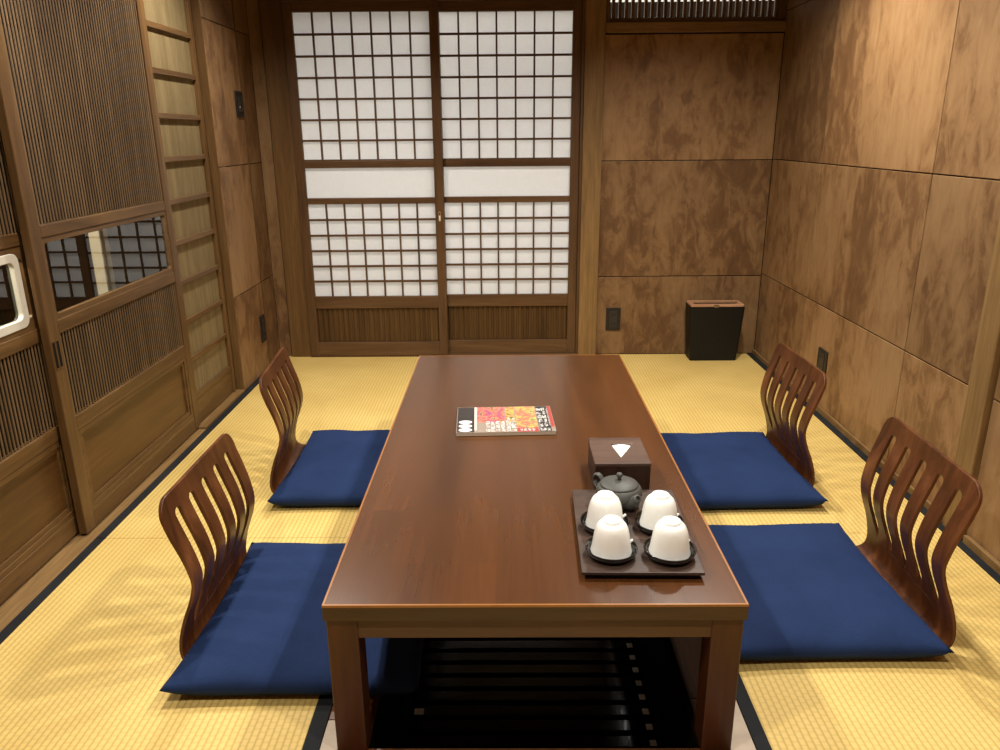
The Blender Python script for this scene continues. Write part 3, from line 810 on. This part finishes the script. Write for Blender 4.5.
tr = thing('tea_tray', 'flat dark wooden tray under the teapot and white cups', 'tray', (.25, 1.68, ZS))
TA = [(.108, 1.476), (.380, 1.472), (.393, 1.884), (.120, 1.888)]
obj('tray_board', prism(bmesh.new(), TA, .4035, .411), M['tray'], tr, bev=.0015)
cx_, cy_ = sum(p[0] for p in TA)/4, sum(p[1] for p in TA)/4
obj('tray_shadow_foot', prism(bmesh.new(), [(cx_+(p[0]-cx_)*.93, cy_+(p[1]-cy_)*.95) for p in TA], ZS+.0002, .4036), M['black'], tr)  # recessed base, its black paints the shadow gap under the board

ZP = .4113
def saucer(x, y, lab):
    t = obj('saucer', lathe(bmesh.new(), [(0, 0), (.030, 0), (.034, .002), (.0525, .0055), (.0585, .013), (.0602, .0205), (.0598, .0215), (.0580, .0210), (.0545, .0120), (.048, .0075), (0, .006)], n=56), M['lacquer'], None, smooth=True)
    t.location = (x, y, ZP); tag(t, lab, 'saucer', 'black saucers on the tray'); return t
CUPS = [(.182, 1.551, 'front pair, on the left seen from the tray front edge', 20), (.315, 1.545, 'b', 25), (.183, 1.678, 'c', 15), (.316, 1.676, 'd', 20)]
LC = ['white upside-down cup at the tray front, away from the navy cushions of the post side',
      'white upside-down cup on the front corner of the tray by the table edge',
      'white upside-down cup next to the teapot handle side, behind another cup',
      'white upside-down cup beside the teapot spout']
LC = ['white upside-down cup at the left front of the tray', 'white upside-down cup at the right front of the tray, nearest the table edge',
      'white upside-down cup at the left rear of the tray, in front of the teapot', 'white upside-down cup at the right rear of the tray, beside the teapot spout']
LSa = ['black lacquer saucer at the left front of the tray', 'black lacquer saucer at the right front of the tray', 'black lacquer saucer at the left rear of the tray, before the teapot', 'black lacquer saucer at the right rear of the tray, by the teapot spout']
cup0 = None
CP = [(.0185, .0835), (.0195, .0850), (.0208, .0845), (.0212, .0800), (.0225, .0785), (.0275, .0765), (.0330, .0700), (.0372, .0600), (.0402, .0470), (.0422, .0320), (.0445, .0150), (.0470, .0030), (.0474, .0008), (.0468, .0), (.0452, .0012), (.0420, .0200), (.0400, .0380), (.0360, .0560), (.0280, .0690), (.0, .0720)]
for i, (x, y, _, a) in enumerate(CUPS):
    saucer(x, y, LSa[i])
    if cup0 is None:
        c = thing('teacup', '', 'cup', (0, 0, 0))
        bm = lathe(bmesh.new(), [(r_, z_*.955) for r_, z_ in [(0, .0810), (.0165, .0808), (.0178, .0822)]+CP], n=56)
        obj('bowl', bm, M['cup'], c, smooth=True)
        hb = bmesh.new()
        tube(hb, [(.0440, 0, .0125), (.0490, 0, .0130), (.0530, 0, .0150), (.0550, 0, .0180)], [.0036, .0034, .0032, .0024], n=12)
        obj('ear', hb, M['cup'], c, smooth=True)
        cup0 = c
    else: c = copy_tree(cup0)
    c.location = (x, y, ZP+.0100); c.rotation_euler = (0, 0, R(a))
    c['label'] = LC[i]; c['group'] = 'white cups on the tray'

tp = thing('teapot', 'dark grey clay teapot behind the white cups on the tray', 'teapot', (.234, 1.800, ZP))
px, py, pz = .234, 1.800, ZP+.0003
obj('body', lathe(bmesh.new(), [(0, pz), (.036, pz), (.044, pz+.004), (.055, pz+.020), (.0605, pz+.034), (.0600, pz+.043), (.0555, pz+.052), (.0500, pz+.0565), (.0, pz+.0565)], px, py, 56), M['pot'], tp, smooth=True)
ld = obj('lid', lathe(bmesh.new(), [(.0, pz+.0566), (.0485, pz+.0566), (.0500, pz+.0585), (.0475, pz+.0612), (.036, pz+.0655), (.020, pz+.0695), (.0, pz+.0712)], px, py, 56), M['pot'], tp, smooth=True)
obj('knob', lathe(bmesh.new(), [(.0, pz+.070), (.0050, pz+.0700), (.0045, pz+.0770), (.0078, pz+.0800), (.0086, pz+.0845), (.0065, pz+.0885), (0, pz+.0895)], px, py, 24), M['pot'], ld, smooth=True)
dx, dy = .51, -.86
sp = [(px+dx*r, py+dy*r, pz+z) for r, z in ((.040, .022), (.054, .028), (.064, .036), (.071, .0450), (.0755, .0500))]
so = obj('spout', tube(bmesh.new(), sp, [.022, .0190, .0145, .0105, .0095], 20), M['pot'], tp, smooth=True)
d_ = (Vector(sp[-1])-Vector(sp[-2])).normalized()
obj('spout_opening', tube(bmesh.new(), [Vector(sp[-1])+d_*.0002, Vector(sp[-1])+d_*.0006], [.0058, .0058], 18), M['potdark'], so)
hp = []
for k in range(13):
    a = R(-28+k*198/12)
    r = .052+.022*sin(max(0, min(pi, (k/12)*pi)))
    hp.append((0, 0, 0))
hx_, hy_ = -.80, .60
hp = [(px+hx_*r, py+hy_*r, pz+z) for r, z in ((.046, .048), (.051, .058), (.057, .066), (.064, .069), (.071, .066), (.075, .057), (.074, .046), (.069, .037), (.063, .032), (.056, .029))]
obj('handle', tube(bmesh.new(), hp, [.0036]*len(hp), 14, flat=2.4), M['pot'], tp, smooth=True)

# ------------------------------------------------------------------ lights
def spot(x, y, e, ang=134, blend=.75, col=(1, .95, .87), z=2.42, r=.035):
    l = bpy.data.lights.new('downlight', 'SPOT'); l.energy = e; l.spot_size = R(ang); l.spot_blend = blend; l.color = col; l.shadow_soft_size = r
    o = bpy.data.objects.new('downlight', l); o.location = (x, y, z); C.objects.link(o)
for x, y, e in ((-.95, .55, 90), (.75, .55, 90), (-.95, 2.15, 115), (.75, 2.15, 125), (-1.05, 3.35, 118), (.88, 3.3, 135)):
    spot(x, y, e)
def area(loc, rot, sx, sy, e, col):
    l = bpy.data.lights.new('corridor_light_and_fill', 'AREA'); l.shape = 'RECTANGLE'; l.size = sx; l.size_y = sy; l.energy = e; l.color = col
    o = bpy.data.objects.new('corridor_light_and_fill', l); o.location = loc; o.rotation_euler = rot; C.objects.link(o)
area((-.45, 5.65, 1.12), (R(-90), 0, 0), 2.4, 1.88, 27, (.98, .98, .96))  # added panel that backlights the paper evenly, no actual corridor lamp
area((.6, 5.3, 2.7), (0, 0, 0), 3.4, .5, 34, (1, .97, .92))
l = bpy.data.lights.new('side_room_fill', 'POINT'); l.energy = 42; l.color = (1, .9, .75); l.shadow_soft_size = .06  # added fill so the pale upright shows through the glass
o = bpy.data.objects.new('side_room_fill', l); o.location = (-1.9, 2.2, 1.25); C.objects.link(o)
w = bpy.data.worlds.new('world'); S.world = w; w.use_nodes = True
w.node_tree.nodes['Background'].inputs[0].default_value = (.02, .018, .015, 1)

# ------------------------------------------------------------------ camera
F, PIT, YAW, ROL, CXp, CZp = 760.2046, .3067, -.0099, -.0087, -.0553, 1.3383
cy, sy, cp, sn = cos(YAW), sin(YAW), cos(PIT), sin(PIT)
fwd = Vector((sy*cp, cy*cp, -sn)); rgt = Vector((cy, -sy, 0)); up = rgt.cross(fwd)
r2 = cos(ROL)*rgt+sin(ROL)*up; u2 = -sin(ROL)*rgt+cos(ROL)*up
cd = bpy.data.cameras.new('camera'); co = bpy.data.objects.new('camera', cd); C.objects.link(co)
co.matrix_world = Matrix(((r2.x, u2.x, -fwd.x, CXp), (r2.y, u2.y, -fwd.y, 0), (r2.z, u2.z, -fwd.z, CZp), (0, 0, 0, 1)))
cd.sensor_fit = 'HORIZONTAL'; cd.sensor_width = 36; cd.lens = F*36/1000; cd.clip_start = .02
S.camera = co
S.view_settings.view_transform = 'Standard'; S.view_settings.look = 'None'
S.view_settings.exposure = 0; S.view_settings.gamma = 1; S.view_settings.use_curve_mapping = False
S.cycles.use_denoising = True
S.cycles.max_bounces = 10; S.cycles.diffuse_bounces = 5; S.cycles.transparent_max_bounces = 12
S.cycles.sample_clamp_indirect = 6
